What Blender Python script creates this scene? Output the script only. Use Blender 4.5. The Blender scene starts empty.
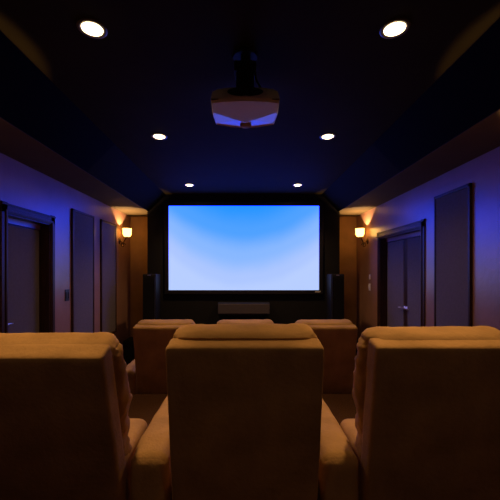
import bpy, bmesh, math, random
from mathutils import Vector, Matrix, noise
random.seed(4)
SC = bpy.context.scene
COL = SC.collection
PI = math.pi
EYE = 1.62            # camera height above the lower floor
PLAT = 0.29           # height of the rear platform
W = 2.14              # half width of the room
CEIL = EYE + 1.35
SOFF = EYE + 1.05

# ------------------------------------------------------------------ materials
def principled(name, color, rough=0.6, spec=0.5, metal=0.0, var=0.0, scale=8.0, bump=0.0, bscale=60.0,
               sheen=0.0, coat=0.0, stretch=None, detail=4.0):
    m = bpy.data.materials.new(name); m.use_nodes = True
    nt = m.node_tree; b = nt.nodes['Principled BSDF']
    b.inputs['Base Color'].default_value = (*color, 1)
    b.inputs['Roughness'].default_value = rough
    b.inputs['Specular IOR Level'].default_value = spec
    b.inputs['Metallic'].default_value = metal
    b.inputs['Sheen Weight'].default_value = sheen
    b.inputs['Coat Weight'].default_value = coat
    tc = nt.nodes.new('ShaderNodeTexCoord')
    mp = nt.nodes.new('ShaderNodeMapping')
    nt.links.new(tc.outputs['Object'], mp.inputs['Vector'])
    if stretch: mp.inputs['Scale'].default_value = stretch
    if var > 0:
        n = nt.nodes.new('ShaderNodeTexNoise'); n.inputs['Scale'].default_value = scale
        n.inputs['Detail'].default_value = detail
        nt.links.new(mp.outputs['Vector'], n.inputs['Vector'])
        r = nt.nodes.new('ShaderNodeValToRGB')
        r.color_ramp.elements[0].position = 0.3; r.color_ramp.elements[1].position = 0.7
        r.color_ramp.elements[0].color = (*[c * (1 - var) for c in color], 1)
        r.color_ramp.elements[1].color = (*[min(1, c * (1 + var)) for c in color], 1)
        nt.links.new(n.outputs['Fac'], r.inputs['Fac'])
        nt.links.new(r.outputs['Color'], b.inputs['Base Color'])
    if bump > 0:
        n2 = nt.nodes.new('ShaderNodeTexNoise'); n2.inputs['Scale'].default_value = bscale
        nt.links.new(mp.outputs['Vector'], n2.inputs['Vector'])
        bp = nt.nodes.new('ShaderNodeBump'); bp.inputs['Strength'].default_value = bump
        bp.inputs['Distance'].default_value = 0.01
        nt.links.new(n2.outputs['Fac'], bp.inputs['Height'])
        nt.links.new(bp.outputs['Normal'], b.inputs['Normal'])
    return m

def emission(name, color, strength):
    m = bpy.data.materials.new(name); m.use_nodes = True
    nt = m.node_tree; nt.nodes.clear()
    o = nt.nodes.new('ShaderNodeOutputMaterial'); e = nt.nodes.new('ShaderNodeEmission')
    e.inputs['Color'].default_value = (*color, 1); e.inputs['Strength'].default_value = strength
    nt.links.new(e.outputs[0], o.inputs['Surface'])
    return m

M = {}
M['wall'] = principled('wall_paint', (0.36, 0.19, 0.13), 0.33, 1.0, var=0.14, scale=2.6, bump=0.15, bscale=25)
M['niche'] = principled('niche_paint', (0.46, 0.26, 0.10), 0.6, 0.3, var=0.16, scale=3.5, bump=0.15, bscale=25)
M['ceiling'] = principled('dark_ceiling_paint', (0.026, 0.019, 0.0045), 0.85, 0.04, var=0.12, scale=3)
M['soffit'] = principled('soffit_paint', (0.10, 0.073, 0.038), 0.8, 0.1, var=0.1, scale=3)
M['slope'] = principled('slope_paint', (0.015, 0.012, 0.0035), 0.85, 0.04)
M['slope_near'] = principled('near_slope_black', (0.004, 0.0035, 0.0035), 0.95, 0.05)
M['black_wall'] = principled('black_screen_wall_fabric', (0.012, 0.012, 0.012), 0.9, 0.15, bump=0.2, bscale=200)
M['carpet'] = principled('brown_carpet', (0.085, 0.040, 0.018), 0.95, 0.05, var=0.3, scale=90, bump=0.6, bscale=300)
M['wood'] = principled('dark_walnut', (0.055, 0.025, 0.013), 0.42, 0.25, var=0.35, scale=6, stretch=(12, 12, 1))
M['fabric'] = principled('grey_acoustic_cloth', (0.155, 0.130, 0.132), 0.9, 0.15, var=0.08, scale=40, bump=0.3, bscale=400)
M['header'] = principled('door_header_paint', (0.30, 0.19, 0.22), 0.3, 0.6)
M['suede'] = principled('tan_suede', (0.48, 0.285, 0.108), 0.95, 0.06, var=0.22, scale=5, bump=0.25, bscale=45)
M['plinth'] = principled('black_plinth', (0.01, 0.009, 0.008), 0.6, 0.3)
M['speaker'] = principled('black_speaker_lacquer', (0.010, 0.010, 0.010), 0.6, 0.2)
M['grille'] = principled('speaker_grille_cloth', (0.022, 0.021, 0.020), 0.9, 0.1, bump=0.5, bscale=300)
M['cgrille'] = principled('centre_grille_cloth', (0.085, 0.072, 0.078), 0.85, 0.3, bump=0.5, bscale=300)
M['frame'] = principled('black_screen_frame', (0.006, 0.006, 0.008), 0.5, 0.4)
M['silver'] = principled('satin_nickel', (0.9, 0.86, 0.82), 0.36, 0.5, metal=1)
M['bronze'] = principled('oiled_bronze', (0.10, 0.055, 0.03), 0.38, 0.5, metal=0.8)
M['white'] = principled('white_plastic', (0.92, 0.90, 0.86), 0.4, 0.5)
M['dark_plastic'] = principled('dark_plastic', (0.035, 0.028, 0.03), 0.35, 0.5)
M['proj'] = principled('projector_shell', (0.60, 0.47, 0.36), 0.33, 0.45)
M['mount'] = principled('projector_mount_black', (0.012, 0.010, 0.010), 0.7, 0.2)
M['vent'] = principled('projector_vent', (0.012, 0.01, 0.01), 0.6, 0.3)
M['foot'] = principled('projector_foot', (0.30, 0.20, 0.14), 0.8, 0.2)
M['glass'] = principled('lens_glass', (0.02, 0.02, 0.04), 0.05, 0.8)
M['trim'] = principled('downlight_trim', (0.10, 0.08, 0.06), 0.4, 0.5)
M['lamp'] = emission('lit_downlight', (1.0, 0.72, 0.40), 7.0)
M['shade'] = emission('lit_glass_shade', (1.0, 0.48, 0.085), 9.5)
M['shade_dim'] = emission('dimmed_glass_shade', (1.0, 0.48, 0.10), 2.5)

def screen_material():
    m = bpy.data.materials.new('projected_picture'); m.use_nodes = True
    nt = m.node_tree; nt.nodes.clear(); N = nt.nodes.new; L = nt.links.new
    o = N('ShaderNodeOutputMaterial'); e = N('ShaderNodeEmission'); L(e.outputs[0], o.inputs['Surface'])
    tc = N('ShaderNodeTexCoord'); sp = N('ShaderNodeSeparateXYZ'); L(tc.outputs['Object'], sp.inputs[0])
    def math_(op, a, b=None):
        n = N('ShaderNodeMath'); n.operation = op
        for i, v in enumerate((a, b)):
            if v is None: continue
            if isinstance(v, (int, float)): n.inputs[i].default_value = v
            else: L(v, n.inputs[i])
        return n.outputs[0]
    # object origin = screen centre; z in [-.74,.74], x in [-1.3,1.3]
    h = math_('DIVIDE', math_('ADD', sp.outputs['Z'], 0.74), 1.48)        # 0 bottom .. 1 top
    ax = math_('MULTIPLY', sp.outputs['X'], sp.outputs['X'])              # paler towards the sides
    ax = math_('MULTIPLY', ax, 0.21)
    nz = N('ShaderNodeTexNoise'); nz.inputs['Scale'].default_value = 1.3; nz.inputs['Detail'].default_value = 2
    L(tc.outputs['Object'], nz.inputs['Vector'])
    nn = math_('MULTIPLY', math_('SUBTRACT', nz.outputs['Fac'], 0.5), 0.10)
    f = math_('ADD', math_('SUBTRACT', h, ax), nn)
    r = N('ShaderNodeValToRGB'); cr = r.color_ramp; cr.interpolation = 'EASE'
    cr.elements[0].position = 0.0; cr.elements[0].color = (0.48, 0.62, 1, 1)
    cr.elements[1].position = 1.0; cr.elements[1].color = (0.02, 0.30, 1, 1)
    for p, c in ((0.15, (0.42, 0.57, 1)), (0.42, (0.25, 0.48, 1)), (0.68, (0.08, 0.36, 1))):
        el = cr.elements.new(p); el.color = (*c, 1)
    L(f, r.inputs['Fac'])
    sr = N('ShaderNodeSeparateColor'); L(r.outputs['Color'], sr.inputs[0])
    cb = N('ShaderNodeCombineColor')
    L(sr.outputs[0], cb.inputs[0]); L(sr.outputs[1], cb.inputs[1]); L(math_('ADD', math_('MULTIPLY', math_('POWER', math_('MAXIMUM', h, 0.0), 1.6), SCREEN_BLUE), 1.05), cb.inputs[2])
    L(cb.outputs[0], e.inputs['Color']); e.inputs['Strength'].default_value = 1.0
    return m
SCREEN_BLUE = 7.5
M['picture'] = screen_material()

# ------------------------------------------------------------------ mesh helpers
def tag(o, label=None, cat=None, group=None, kind=None):
    if label: o['label'] = label
    if cat: o['category'] = cat
    if group: o['group'] = group
    if kind: o['kind'] = kind
    return o

def build(name, bm, mat, parent=None, smooth=False, loc=None):
    me = bpy.data.meshes.new(name)
    bmesh.ops.recalc_face_normals(bm, faces=bm.faces[:])
    bm.to_mesh(me); bm.free()
    me.materials.append(mat)
    if smooth:
        for p in me.polygons: p.use_smooth = True
    o = bpy.data.objects.new(name, me); COL.objects.link(o)
    if parent: o.parent = parent
    if loc: o.location = loc
    return o

def empty(name, loc=(0, 0, 0), rz=0.0):
    o = bpy.data.objects.new(name, None); COL.objects.link(o)
    o.location = loc; o.rotation_euler = (0, 0, rz); o.empty_display_size = 0.1
    return o

def bx(bm, x0, x1, y0, y1, z0, z1, bevel=0.0, seg=2):
    t = bmesh.new()
    bmesh.ops.create_cube(t, size=1.0)
    for v in t.verts:
        v.co = Vector(((x0 + x1) / 2 + v.co.x * (x1 - x0), (y0 + y1) / 2 + v.co.y * (y1 - y0), (z0 + z1) / 2 + v.co.z * (z1 - z0)))
    if bevel > 0:
        bmesh.ops.bevel(t, geom=t.edges[:], offset=bevel, segments=seg, affect='EDGES', profile=0.5)
    merge(bm, t)

def merge(bm, t):
    mp = {v: bm.verts.new(v.co) for v in t.verts}
    for f in t.faces:
        try: bm.faces.new([mp[v] for v in f.verts])
        except ValueError: pass
    t.free()

def box(name, mat, x0, x1, y0, y1, z0, z1, bevel=0.0, parent=None, seg=2):
    bm = bmesh.new(); bx(bm, x0, x1, y0, y1, z0, z1, bevel, seg)
    return build(name, bm, mat, parent)

def prism(bm, pts, z0, z1, axis='z'):
    def P(a, b, c):
        return Vector((a, b, c)) if axis == 'z' else Vector((a, c, b))   # 'y': pts are (x,z), extruded in y
    lo = [bm.verts.new(P(a, b, z0)) for a, b in pts]; hi = [bm.verts.new(P(a, b, z1)) for a, b in pts]
    bm.faces.new(lo[::-1]); bm.faces.new(hi)
    n = len(pts)
    for i in range(n): bm.faces.new((lo[i], lo[(i + 1) % n], hi[(i + 1) % n], hi[i]))

def lathe(bm, prof, c=(0, 0, 0), n=32, rot=None, closed=False):
    rings = []
    R = rot or Matrix.Identity(3); c = Vector(c)
    for r, z in prof:
        rings.append([bm.verts.new(c + R @ Vector((r * math.cos(2 * PI * k / n), r * math.sin(2 * PI * k / n), z))) for k in range(n)])
    for a, b in zip(rings, rings[1:]):
        for k in range(n): bm.faces.new((a[k], a[(k + 1) % n], b[(k + 1) % n], b[k]))
    if not closed:
        bm.faces.new(rings[0][::-1]); bm.faces.new(rings[-1])
    else:
        a, b = rings[-1], rings[0]
        for k in range(n): bm.faces.new((a[k], a[(k + 1) % n], b[(k + 1) % n], b[k]))

def tube(bm, pts, r, n=10):
    pts = [Vector(p) for p in pts]; rings = []
    up = Vector((0.13, 0.97, 0.21)).normalized()
    for i, p in enumerate(pts):
        d = (pts[min(i + 1, len(pts) - 1)] - pts[max(i - 1, 0)]).normalized()
        a = d.cross(up).normalized(); b = d.cross(a).normalized()
        rr = r[i] if isinstance(r, (list, tuple)) else r
        rings.append([bm.verts.new(p + rr * (math.cos(2 * PI * k / n) * a + math.sin(2 * PI * k / n) * b)) for k in range(n)])
    for a, b in zip(rings, rings[1:]):
        for k in range(n): bm.faces.new((a[k], a[(k + 1) % n], b[(k + 1) % n], b[k]))
    bm.faces.new(rings[0][::-1]); bm.faces.new(rings[-1])

def soft(sx, sy, sz, r, n=(24, 8, 18), fn=None):
    """rounded, finely divided upholstered block centred on the origin; fn(p, unit, normal) -> new p"""
    bm = bmesh.new()
    half = Vector((sx / 2, sy / 2, sz / 2)); cache = {}
    def vert(u):
        k = (round(u[0], 5), round(u[1], 5), round(u[2], 5))
        if k in cache: return cache[k]
        p = Vector((u[0] * half.x, u[1] * half.y, u[2] * half.z))
        q = Vector([max(-(half[i] - r), min(half[i] - r, p[i])) for i in range(3)])
        d = p - q
        nrm = d.normalized() if d.length > 1e-9 else Vector((0, 0, 1))
        p2 = q + nrm * r
        if fn: p2 = fn(p2, Vector(u), nrm)
        cache[k] = bm.verts.new(p2); return cache[k]
    def ticks(k):
        # denser towards the ends so that the rounding is smooth
        return [math.sin((-1 + 2 * i / k) * PI / 2 * 0.999) / math.sin(PI / 2 * 0.999) for i in range(k + 1)]
    T = [ticks(k) for k in n]
    for ax in range(3):
        a, b = [(1, 2), (0, 2), (0, 1)][ax]
        for s in (-1, 1):
            for i in range(n[a]):
                for j in range(n[b]):
                    q = []
                    for (ii, jj) in ((i, j), (i + 1, j), (i + 1, j + 1), (i, j + 1)):
                        u = [0, 0, 0]; u[ax] = s; u[a] = T[a][ii]; u[b] = T[b][jj]
                        q.append(vert(u))
                    bm.faces.new(q)
    return bm

# ------------------------------------------------------------------ the room
def structure(name, mat, boxes, bevel=0.0):
    bm = bmesh.new()
    for b in boxes: bx(bm, *b, bevel)
    return tag(build(name, bm, mat), kind='structure')

BACK = -1.9; FAR = 6.62; RISER = 3.80
structure('floor', M['carpet'], [(-W - .3, W + .3, BACK - .2, FAR + .2, -0.2, 0.0)])
bm = bmesh.new(); bx(bm, -W, W, BACK, RISER, 0.0, PLAT)
bx(bm, -W, W, RISER - .001, RISER + .025, PLAT - .05, PLAT, 0.01)
tag(build('floor', bm, M['carpet']), kind='structure')
structure('ceiling', M['ceiling'], [(-1.36, 1.36, BACK - .2, FAR + .2, CEIL, CEIL + .15)])
for s, nm in ((-1, 'left'), (1, 'right')):
    # flat underside of the soffit along the wall
    structure('ceiling', M['soffit'], [tuple(sorted((s * 1.655, s * (W + .25)))) + (BACK - .2, FAR + .2, SOFF, SOFF + .45)])
    # sloped face: near-black colour by the seats, slightly lighter paint towards the screen
    for y0, y1, mt in ((BACK - .2, 3.69, 'slope_near'), (3.69, FAR + .2, 'slope')):
        bm = bmesh.new()
        prism(bm, [(s * 1.352, CEIL + .008), (s * 1.66, SOFF), (s * 1.66, CEIL + .15), (s * 1.352, CEIL + .15)], y0, y1, 'y')
        tag(build('ceiling', bm, M[mt]), kind='structure')

# side walls with the door openings cut out of them
LD = (3.16, 3.87); RD = (4.20, 5.49); DTOP = EYE + .53; REC = .11
def side_wall(name, s, d0, d1):
    def b(y0, y1, z0, z1, a=W, c=W + .25):
        return tuple(sorted((s * a, s * c))) + (y0, y1, z0, z1)
    structure(name, M['wall'], [b(BACK, d0, 0, SOFF), b(d1, FAR, 0, SOFF), b(d0, d1, DTOP, SOFF), b(d0, d1, 0, SOFF, W + REC + .06, W + .25)])
side_wall('wall_left', -1, *LD)
side_wall('wall_right', 1, *RD)
structure('wall_front', M['niche'], [(-W - .25, W + .25, FAR, FAR + .2, 0, CEIL)])
structure('wall_back', M['wall'], [(-W - .25, W + .25, BACK - .2, BACK, 0, CEIL)])
SW = 6.08
structure('wall_screen', M['black_wall'], [(-1.67, 1.67, SW, FAR, 0, SOFF), (-1.36, 1.36, SW, FAR, SOFF - .01, CEIL)])
bm = bmesh.new()
for s in (-1, 1):
    prism(bm, [(s * 1.352, CEIL), (s * 1.352, SOFF - .01), (s * 1.655, SOFF - .01)], SW, FAR, 'y')
tag(build('wall_screen', bm, M['black_wall']), kind='structure')
for s, nm, dd in ((-1, 'left', LD), (1, 'right', RD)):
    bm = bmesh.new()
    for y0, y1, z in ((RISER + .03, dd[0] - .13, 0), (dd[1] + .13, FAR, 0)):
        if y1 > y0: bx(bm, *sorted((s * W, s * (W - .015))), y0, y1, z, .13, .004)
    bx(bm, *sorted((s * W, s * (W - .015))), BACK, min(RISER, dd[0] - .13), PLAT, PLAT + .13, .004)
    tag(build('baseboard_' + nm, bm, M['wood']), kind='structure')

# doors -------------------------------------------------------------
def lever(parent, s, y, dirn, z):
    bm = bmesh.new(); x = s * (W + REC)
    R = Matrix.Rotation(PI / 2, 3, 'Y')
    lathe(bm, [(.027, 0), (.027, .008), (.02, .012), (.011, .014), (.010, .05), (.012, .055)], (x - (0 if s > 0 else 0), y, z), 20,
          Matrix.Rotation(-s * PI / 2, 3, 'Y'))
    tube(bm, [(x - s * .048, y, z), (x - s * .05, y + dirn * .03, z + .002), (x - s * .047, y + dirn * .075, z), (x - s * .04, y + dirn * .12, z - .004)],
         [.009, .010, .008, .006], 10)
    return build('door_handle', bm, M['silver'], parent, True)

def door(name, s, d0, d1, leaves, label, hz):
    root = empty(name, (0, 0, 0)); tag(root, kind='structure')
    cw, pr = .085, .014
    bm = bmesh.new()
    def cb(y0, y1, z0, z1, p0=0.0, p1=pr, bev=.006):
        bx(bm, *sorted((s * (W + p0), s * (W - p1))), y0, y1, z0, z1, bev)
    zb = PLAT if d0 < RISER and d1 < RISER else 0
    cb(d0 - cw, d0, zb, DTOP + .10); cb(d1, d1 + cw, zb, DTOP + .10); cb(d0 - cw, d1 + cw, DTOP, DTOP + .085)
    cb(d0 - cw, d1 + cw, DTOP + .072, DTOP + .09, 0, pr + .008, .003)       # outer moulding
    for a, b in ((d0 - .035, d0 - .012), (d1 + .012, d1 + .035)): cb(a, b, zb, DTOP + .02, 0, pr + .01, .004)
    cb(d0 - .035, d1 + .035, DTOP + .012, DTOP + .035, 0, pr + .01, .004)
    build('casing', bm, M['wood'], root)
    bm = bmesh.new()                                    # jambs lining the recess
    for a, b in ((d0, d0 + .012), (d1 - .012, d1)): bx(bm, *sorted((s * (W - .002), s * (W + REC))), a, b, 0, DTOP - .012)
    bx(bm, *sorted((s * (W - .002), s * (W + REC))), d0, d1, DTOP - .012, DTOP + .001)
    build('jamb', bm, M['wood'], root)
    LT = EYE + .46
    bm = bmesh.new(); bx(bm, *sorted((s * (W + REC - .012), s * (W + REC + .05))), d0 + .012, d1 - .012, LT + .005, DTOP - .012)
    build('header_panel', bm, M['header'], root)
    ys = [d0 + .014 + (d1 - d0 - .028) * k / leaves for k in range(leaves + 1)]
    for k in range(leaves):
        a, b = ys[k] + .002, ys[k + 1] - .002
        lf = box('door_leaf', M['wood'], *sorted((s * (W + REC), s * (W + REC + .045))), a, b, .012, LT, .003, root)
        st = .055 if leaves == 2 else .012
        box('leaf_panel', M['fabric'], *sorted((s * (W + REC - .008), s * (W + REC + .01))), a + (.012 if (leaves == 1 or k == 0) else st), b - (st if (leaves == 2 and k == 0) else .012),
            .2, LT - .01, .004, lf)
        if leaves == 1: lever(lf, s, a + .06, 1, hz)
        else: lever(lf, s, (b - .03) if k == 0 else (a + .03), -1 if k == 0 else 1, hz)
    return root
door('door_1', -1, *LD, 1, '', EYE - .49)
door('door_2', 1, *RD, 2, '', EYE - .50)

# framed acoustic panels on the walls --------------------------------
def wall_panel(s, y0, y1, z0, z1, label):
    root = empty('acoustic_panel', (s * W, (y0 + y1) / 2, z0))
    tag(root, label, 'wall panel', 'framed fabric panels on the side walls')
    fw, pr = .032, .026; bm = bmesh.new(); cy = (y0 + y1) / 2; h = z1 - z0; hw = (y1 - y0) / 2
    X = sorted((0.0, -s * pr))
    bx(bm, *X, -hw, -hw + fw, 0, h, .005); bx(bm, *X, hw - fw, hw, 0, h, .005)
    bx(bm, *X, -hw, hw, 0, fw, .005); bx(bm, *X, -hw, hw, h - fw, h, .005)
    build('frame', bm, M['wood'], root)
    box('fabric_insert', M['fabric'], *sorted((0.0, -s * .02)), -hw + fw, hw - fw, fw, h - fw, .006, root)
wall_panel(-1, 4.34, 4.97, EYE - 1.0, EYE + .79, 'tall grey fabric panel on the left wall, the one next to the single door')
wall_panel(-1, 5.22, 5.84, EYE - 1.0, EYE + .79, 'tall grey fabric panel right beside the lit left sconce')
wall_panel(1, 3.27, 3.89, EYE - 1.0, EYE + .835, 'tall grey fabric panel on the right wall, nearer than the double door')

# outlet and switches
def plate(name, s, y, z, w, h, mat, label, cat, n):
    root = empty(name, (s * W, y, z)); tag(root, label, cat)
    box('plate', mat, *sorted((0.0, -s * .008)), -w / 2, w / 2, -h / 2, h / 2, .003, root)
    bm = bmesh.new()
    for k in range(n):
        c = (k - (n - 1) / 2) * w / n
        bx(bm, *sorted((-s * .006, -s * .014)), c - w / n * .25, c + w / n * .25, -h * .28, h * .28, .002)
    build('rocker', bm, mat, root)
plate('switch_plate', -1, 4.24, EYE - .28, .10, .14, M['dark_plastic'], 'dark switch plate on the left wall between door and first panel', 'switch', 2)
plate('switch_plate', 1, 5.92, EYE - .085, .055, .085, M['white'], 'small white control plate on the right wall, upper of the two', 'switch', 1)
plate('switch_plate', 1, 5.93, EYE - .255, .085, .12, M['white'], 'white light switch plate below a smaller one near the right sconce', 'switch', 2)

# ------------------------------------------------------------------ screen
ZS = EYE + .415
root = empty('projection_screen', (.006, SW, ZS)); tag(root, 'large wide projection screen glowing pale blue in a black frame', 'screen')
bm = bmesh.new()
hw, hh, fw = 1.300, .728, .07
for b in ((-hw - fw, hw + fw, -.045, 0, hh, hh + fw), (-hw - fw, hw + fw, -.045, 0, -hh - fw, -hh),
          (-hw - fw, -hw, -.045, 0, -hh, hh), (hw, hw + fw, -.045, 0, -hh, hh)):
    bx(bm, *b, .006)
build('frame', bm, M['frame'], root)
box('picture', M['picture'], -hw, hw, -.02, -.012, -hh, hh, 0, root)
box('maker_mark', M['white'], hw - .07, hw + .02, -.047, -.044, -hh - .035, -hh - .022, 0, root)

# ------------------------------------------------------------------ loudspeakers
root = empty('centre_speaker', (0.006, SW, EYE - .71)); tag(root, 'long grey centre loudspeaker on the black wall below the screen', 'loudspeaker')
box('cabinet', M['speaker'], -.44, .44, -.24, 0, 0, .19, .012, root)
box('grille', M['cgrille'], -.432, .432, -.258, -.24, .008, .182, .014, root, 3)
box('wall_bracket', M['mount'], -.3, .3, -.2, 0, -.03, 0, .003, root)
def tower(x, s, label):
    root = empty('tower_speaker', (x, SW - .25, 0)); tag(root, label, 'loudspeaker', 'tower loudspeakers flanking the screen')
    box('base', M['speaker'], -.15, .15, -.20, .20, 0, .04, .008, root)
    box('cabinet', M['speaker'], -.108, .108, -.15, .17, .04, 1.585, .012, root)
    bm = bmesh.new(); bx(bm, -.098, .098, -.168, -.15, .42, 1.56, .008)
    for k in range(7):
        c = -.09 + k * .03
        bx(bm, c - .003, c + .003, -.175, -.166, .44, 1.54, 0)
    build('grille', bm, M['grille'], root)
    box('badge', M['silver'], -.022, .022, -.171, -.15, 1.562, 1.573, .001, root)
tower(-1.53, -1, 'black tower loudspeaker left of the screen')
tower(1.53, 1, 'black tower loudspeaker right of the screen')
def sub(x, label):
    root = empty('subwoofer', (x, 6.28, 0)); tag(root, label, 'loudspeaker', 'subwoofers in the front corners')
    box('cabinet', M['speaker'], -.19, .19, -.2, .2, .03, .42, .012, root)
    box('grille', M['grille'], -.175, .175, -.218, -.2, .05, .40, .008, root)
    for a in (-1, 1):
        for b in (-1, 1):
            bm = bmesh.new(); lathe(bm, [(.02, 0), (.024, .03)], (a * .14, b * .14, 0), 12); build('foot', bm, M['mount'], root)
sub(-1.91, 'black subwoofer box on the floor in the left front corner')
sub(1.91, 'black subwoofer box on the floor in the right front corner')

# ------------------------------------------------------------------ projector
PD = 2.0; PZ = EYE + .966
root = empty('projector', (.010, PD, PZ)); tag(root, 'pale ceiling projector hanging above the middle chair', 'projector')
bm = bmesh.new()
# outlines in plan: rear is slightly bowed, front bulges in the middle
def ring(z, inset, dz=None):
    pts = [(-.197, .0), (-.13, -.018), (0, -.028), (.13, -.018), (.197, .0), (.203, .16), (.192, .33), (.09, .372), (0, .385), (-.09, .372), (-.192, .33), (-.203, .16)]
    out = []
    for x, y in pts:
        sc = 1 - inset
        zz = z + (dz(x, y) if dz else 0)
        out.append(bm.verts.new((x * sc, .17 + (y - .17) * sc, zz)))
    return out
def under(x, y):     # front part of the belly rises gently towards the lens
    t = max(0.0, y - (.13 + .10 * (1 - min(1, abs(x) / .2))))
    return t * .10
rs = [ring(.0, .035), ring(.016, 0.0), ring(.03, 0.0), ring(.07, .05), ring(.095, .18)]
for a, b in zip(rs, rs[1:]):
    n = len(a)
    for k in range(n): bm.faces.new((a[k], a[(k + 1) % n], b[(k + 1) % n], b[k]))
bm.faces.new(rs[-1])
# belly built as two facets meeting on a V ridge
low = rs[0]
lo2 = {}
ridge_l = bm.verts.new((-.192, .11, -.004)); ridge_r = bm.verts.new((.192, .11, -.004)); ridge_c = bm.verts.new((0, .235, -.010))
ridge_l2 = bm.verts.new((-.05, .205, -.009)); ridge_r2 = bm.verts.new((.05, .205, -.009))
for k in range(6, 11): low[k].co.z += .020
bm.faces.new((low[0], low[1], low[2], ridge_c, ridge_l2, ridge_l)); bm.faces.new((low[2], low[3], low[4], ridge_r, ridge_r2, ridge_c))
bm.faces.new((low[4], low[5], ridge_r)); bm.faces.new((low[5], low[6], ridge_r)); bm.faces.new((ridge_r, low[6], low[7], low[8], ridge_c, ridge_r2))
bm.faces.new((ridge_l2, ridge_c, low[8], low[9], low[10], ridge_l)); bm.faces.new((ridge_l, low[10], low[11])); bm.faces.new((ridge_l, low[11], low[0]))
build('body', bm, M['proj'], root)
bm = bmesh.new(); lathe(bm, [(.10, 0), (.102, .004), (.09, .006)], (0, -.022, .052), 28, Matrix.Rotation(PI / 2, 3, 'X') @ Matrix.Diagonal((1, .26, 1)))
build('rear_vent', bm, M['vent'], root)
bm = bmesh.new(); lathe(bm, [(.030, -.06), (.033, .0), (.031, .012), (.026, .011), (.024, .0)], (0, .376, .058), 28, Matrix.Rotation(-PI / 2, 3, 'X'))
ln = build('lens_barrel', bm, M['vent'], root, True)
bm = bmesh.new(); lathe(bm, [(.024, 0), (.018, .004), (.008, .006)], (0, .378, .058), 24, Matrix.Rotation(-PI / 2, 3, 'X')); build('lens', bm, M['glass'], ln, True)
bm = bmesh.new(); lathe(bm, [(.034, 0), (.037, .006), (.036, .020)], (.004, .300, -.010), 28); build('foot', bm, M['foot'], root, True)
box('seam_strip', M['bronze'], -.2, .2, -.012, -.004, .014, .019, .001, root)
bm = bmesh.new()
bx(bm, -.085, .085, .10, .27, .10, .112, .003); bx(bm, -.05, .05, .13, .24, .16, .172, .003)
for a in (-.05, .05): bx(bm, a - .006, a + .006, .15, .22, .10, .20, .002)
for a, b in ((-.07, .12), (.07, .12), (-.07, .25), (.07, .25)): lathe(bm, [(.006, .08), (.006, .125)], (a, b, 0), 10)
bx(bm, -.055, .055, .15, .23, .17, CEIL - PZ - .05, .004); bx(bm, -.068, .068, .13, .25, CEIL - PZ - .12, CEIL - PZ - .06, .006); lathe(bm, [(.028, .17), (.028, CEIL - PZ - .012)], (0, .185, 0), 20); lathe(bm, [(.075, CEIL - PZ - .014), (.08, CEIL - PZ)], (0, .185, 0), 28)
build('ceiling_mount', bm, M['mount'], root)
bm = bmesh.new(); tube(bm, [(.03, .2, .37), (.06, .19, .30), (.065, .12, .2), (.09, .06, .12), (.085, .03, .09)], .006); build('cable', bm, M['mount'], root, True)

# ------------------------------------------------------------------ lights
PROJ = root
def spot(name, parent, loc, rot, energy, size, blend, color, radius):
    l = bpy.data.lights.new(name, 'SPOT'); l.energy = energy; l.spot_size = size; l.spot_blend = blend; l.color = color
    l.shadow_soft_size = radius
    o = bpy.data.objects.new(name, l); COL.objects.link(o); o.parent = parent; o.location = loc; o.rotation_euler = rot
    return o
WARM = (1.0, 0.59, 0.26)
POW = 46.0
spot('blue_fill_spot', PROJ, (0, .44, .045), (math.radians(90 + 20), 0, 0), 10.0, math.radians(158), 1.0, (0.03, 0.05, 1.0), .03)  # added blue fill in front of the lens, tints the upper side walls
def downlight(x, y, label, e=POW, cone=108):
    root = empty('downlight', (x, y, CEIL)); tag(root, label, 'ceiling light', 'round recessed ceiling lights')
    bm = bmesh.new(); lathe(bm, [(.055, 0.002), (.058, -.005), (.078, -.006), (.080, 0.0), (.08, .002)], (0, 0, 0), 36, closed=True)
    build('trim_ring', bm, M['trim'], root, True)
    bm = bmesh.new(); lathe(bm, [(.062, 0.0), (.060, -.006), (.04, -.016), (.012, -.019)], (0, 0, 0), 36)
    for v in bm.verts: v.co.x *= .93; v.co.y *= .93
    build('lamp', bm, M['lamp'], root, True)
    spot('beam', root, (0, 0, -.03), (0, 0, 0), e, math.radians(cone), .75, WARM, .05)
for k, (y, half) in enumerate(((1.94, .84), (3.48, .84), (5.42, .84))):
    where = ('nearest to the camera', 'in the middle row', 'closest to the screen')[k]
    downlight(-half + .002, y, 'round lit recessed ceiling light, left one of the pair ' + where, POW * (1.7, .85, 1.4)[k], (72, 132, 120)[k])
    downlight(half - .002, y, 'round lit recessed ceiling light, right one of the pair ' + where, POW * (1.7, .85, 1.4)[k], (72, 132, 120)[k])

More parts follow.
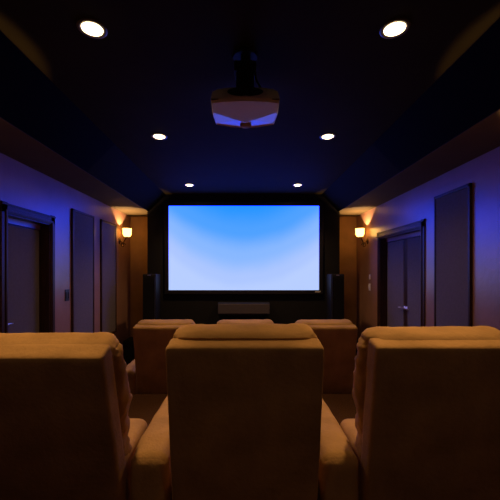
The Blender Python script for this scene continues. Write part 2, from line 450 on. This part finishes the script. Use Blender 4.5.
for x, l in ((-.84, 'left'), (.84, 'right')):  # added pair out of view, brightens the near seat backs
    downlight(x, .30, 'added unseen fill light in the ceiling above the camera, %s one' % l, 8.0)
def sconce(s, y, label, shade=None):
    z = EYE + .56
    root = empty('wall_sconce', (s * W, y, z)); tag(root, label, 'wall lamp', 'wall sconces with glass shades')
    bm = bmesh.new(); R = Matrix.Rotation(-s * PI / 2, 3, 'Y')
    lathe(bm, [(.045, 0), (.045, .008), (.03, .016), (.012, .022)], (0, 0, -.02), 24, R @ Matrix.Diagonal((1.4, 1, 1)))
    build('backplate', bm, M['bronze'], root, True)
    bm = bmesh.new()
    pts = []
    for k in range(25):        # S-shaped arm that dips and climbs to the cup
        t = k / 24; pts.append((-s * (.015 + .12 * t + .02 * math.sin(t * 2 * PI)), 0, -.02 - .075 * math.sin(t * PI) + .075 * t * t))
    tube(bm, pts, .010)
    pts = [(-s * (.062 + .042 * (1 - k / 34) * math.cos(k / 20 * 2 * PI)), 0, -.095 + .045 * (1 - k / 34) * math.sin(k / 20 * 2 * PI)) for k in range(27)]
    tube(bm, pts, .008)
    build('scroll_arm', bm, M['bronze'], root, True)
    bm = bmesh.new(); lathe(bm, [(.012, .020), (.026, .032), (.034, .046), (.02, .049)], (-s * .135, 0, 0), 24); build('cup', bm, M['bronze'], root, True)
    bm = bmesh.new()
    prof = [(.026, .045), (.048, .053), (.064, .075), (.071, .105), (.072, .14), (.073, .168), (.077, .186), (.073, .186), (.069, .168), (.068, .14), (.067, .105), (.060, .079), (.045, .058), (.024, .050)]
    lathe(bm, prof, (-s * .135, 0, 0), 32, closed=True); build('glass_shade', bm, shade or M['shade'], root, True)
    spot('bulb_glow', root, (-s * .135, 0, .14), (PI, 0, 0), 36.0 if shade is None else 26.0, math.radians(102), .12, WARM, .012)
sconce(-1, 6.03, 'lit wall sconce beside the grey panels, left of the screen')
sconce(1, 6.03, 'lit wall sconce right of the screen, beside the double door')
sconce(-1, 2.04, 'lit wall sconce on the left wall near the camera, before the single door', M['shade_dim'])
sconce(1, 2.04, 'lit wall sconce on the right wall near the camera, before the right panel', M['shade_dim'])

# ------------------------------------------------------------------ seats
def shell_mesh():
    def fn(p, u, n):
        p = p.copy()
        w = 1 - .012 * max(0, -u.z)
        p.x *= w
        p.y += (-.010 * (1 - u.x ** 2) * (1 - u.z ** 2)) if n.y < 0 else 0     # rear face slightly padded
        p += n * .0022 * noise.noise(Vector((p.x * 9, p.y * 9, p.z * 7)))
        return p
    b = soft(.66, .12, .965, .019, (26, 8, 30), fn)
    for v in b.verts: v.co += Vector((0, .06, .2515))
    return b

def cushion_mesh(seed):
    H, T = .80, .15
    def fn(p, u, n):
        p = p.copy()
        ex = abs(u.x)
        # corners of the pillow droop and taper
        if u.z > 0:
            p.z -= .030 * max(0, ex - .72) ** 2 / .078 * u.z
        p.y *= 1 - .18 * max(0, ex - .8) / .2 * (1 if u.z > 0 else .4)
        # fuller towards the bottom, roll on top
        if p.y > 0: p.y += .12 * (1 - u.z) / 2 * (1 - .6 * ex ** 4) + .02 * math.cos(u.z * 5)
        p.x *= 1.055 if u.z > .25 else 1.055 + .115 * max(-1, (u.z - .25) * 1.5)
        if p.y < 0 and u.z > .75: p.y -= .050 * (u.z - .75) / .25 * (1 - ex ** 6)   # rolls back over the shell
        # gathers along the sides and on the top edge
        side = max(0, ex - .86) / .14
        top = max(0, u.z - .8) / .2
        fold = 1 - 2.2 * abs(noise.noise(Vector((p.y * 5 + seed, seed * 2, p.z * 13 - p.y * 4))))
        p += n * .016 * fold * min(1, max(0, ex - .80) / .2) * (1 if u.z < .7 else .6)
        g = noise.noise(Vector((p.y * 16 + seed, p.x * 3, p.z * 30))) + .6 * noise.noise(Vector((p.y * 30, seed, p.z * 60 + p.y * 25)))
        p += n * .010 * (g - .8) * min(1, side)
        g2 = noise.noise(Vector((p.x * 22 + 12 * p.z, p.y * 14, seed + 3)))
        p += n * (.010 * g2 * top * (.25 + .75 * ex ** 2))
        p += n * .003 * noise.noise(Vector((p.x * 6, p.y * 9 + seed, p.z * 6)))
        return p
    b = soft(.654, T, H, .058, (46, 14, 60), fn)
    for v in b.verts: v.co += Vector((0, .12 + T / 2 - .01, .76 - H / 2))
    return b

def seat_mesh():
    def fn(p, u, n):
        p = p.copy()
        if p.z > 0: p.z += .022 * (1 - u.x ** 2) * (1 - u.y ** 4)
        p += n * .004 * noise.noise(Vector((p.x * 8, p.y * 8, p.z * 8 + 5)))
        return p
    b = soft(.635, .50, .17, .05, (22, 20, 8), fn)
    return b

def arm_mesh():
    def fn(p, u, n):
        p = p.copy()
        if n.z > 0: p.z += .010 * (1 - u.x ** 2)
        p += n * .006 * noise.noise(Vector((p.x * 9, p.y * 7, p.z * 6 + 9)))
        if p.z > .1 and u.y < -.6: p.z -= .03 * (abs(u.y) - .6) / .4
        return p
    b = soft(.182, .84, .475, .045, (12, 36, 18), fn)
    return b

def make_recliner():
    root = empty('recliner')
    build('backrest_shell', shell_mesh(), M['suede'], root, True, (0, 0, .30))
    build('backrest_cushion', cushion_mesh(2.0), M['suede'], root, True, (0, 0, .30))
    build('seat_cushion', seat_mesh(), M['suede'], root, True, (0, .27, .385))
    box('base', M['suede'], -.315, .315, .10, .48, .06, .30, .02, root, 3)
    build('footrest', soft(.62, .07, .30, .03, (16, 8, 12)), M['suede'], root, True, (0, .52, .22))
    box('plinth', M['plinth'], -.29, .29, .14, .46, 0, .07, .004, root)
    return root

def lean(root, deg):
    for c in root.children:
        if c.name.startswith('backrest'): c.rotation_euler = (math.radians(deg), 0, 0)

def dup(src):
    r = src.copy(); COL.objects.link(r)
    for ch in list(src.children):
        c = ch.copy(); COL.objects.link(c); c.parent = r
    return r
proto = make_recliner()
chairs = [
    (0.006, 1.565, PLAT, 10.4, 'tan suede recliner seen from behind, middle of the nearest row', 'recliners in the near row'),
    (-.878, 1.565, PLAT, 17.5, 'tan suede recliner cut by the left edge, near row', 'recliners in the near row'),
    (.880, 1.565, PLAT, 10.2, 'tan suede recliner cut by the right edge, near row', 'recliners in the near row'),
    (.022, 3.955, 0, 12.5, 'recliner in the front row under the centre speaker, mostly hidden by the near middle one', 'recliners in the front row'),
    (-.880, 3.955, 0, 12.5, 'left recliner of the front row, near the left subwoofer', 'recliners in the front row'),
    (.915, 3.955, 0, 12.5, 'right recliner of the front row, below the right tower speaker', 'recliners in the front row'),
]
for i, (x, y, z, a, lab, grp) in enumerate(chairs):
    o = proto if i == 0 else dup(proto)
    o.location = (x, y, z); lean(o, a); tag(o, lab, 'recliner', grp)
    drop = (0, .030, .012, .012, .012, .012)[i]          # some cushions have settled lower
    for c in o.children:
        if c.name.startswith('backrest_cushion'): c.location.z = .30 - drop

arm0 = None
def make_arm():
    root = empty('armrest_console')
    build('upholstered_arm', arm_mesh(), M['suede'], root, True, (0, .42, .27))
    box('plinth', M['plinth'], -.085, .085, .04, .78, 0, .07, .004, root)
    return root
arms = [(-.437, 1.59, PLAT, 'tan suede armrest between the near left and near middle recliners'),
        (.444, 1.59, PLAT, 'tan suede armrest between the near middle and near right recliners'),
        (-1.315, 1.59, PLAT, 'outer suede armrest of the near row by the left wall'),
        (1.317, 1.59, PLAT, 'outer suede armrest of the near row by the right wall'),
        (-.429, 3.965, 0, 'suede armrest between the front left and front middle recliners'),
        (.468, 3.965, 0, 'suede armrest between the front middle and front right recliners'),
        (-1.322, 3.965, 0, 'outer suede armrest at the left end of the front row'),
        (1.360, 3.965, 0, 'outer suede armrest at the right end of the front row')]
a0 = make_arm()
for i, (x, y, z, lab) in enumerate(arms):
    o = a0 if i == 0 else dup(a0)
    o.location = (x, y, z); tag(o, lab, 'armrest', 'armrests between the recliners')

# ------------------------------------------------------------------ camera, world, view
cam = bpy.data.cameras.new('camera'); co = bpy.data.objects.new('camera', cam); COL.objects.link(co)
co.location = (0, 0, EYE); co.rotation_euler = (PI / 2, 0, 0)
cam.sensor_width = 36; cam.lens = 25.2; cam.shift_x = .013; cam.shift_y = .044; cam.clip_start = .02
SC.camera = co
w = bpy.data.worlds.new('world'); SC.world = w; w.use_nodes = True
w.node_tree.nodes['Background'].inputs[0].default_value = (0.010, 0.010, 0.012, 1); w.node_tree.nodes['Background'].inputs[1].default_value = .2
SC.view_settings.view_transform = 'Standard'; SC.view_settings.look = 'None'
SC.view_settings.exposure = 0.0; SC.view_settings.gamma = 1.0; SC.view_settings.use_curve_mapping = False
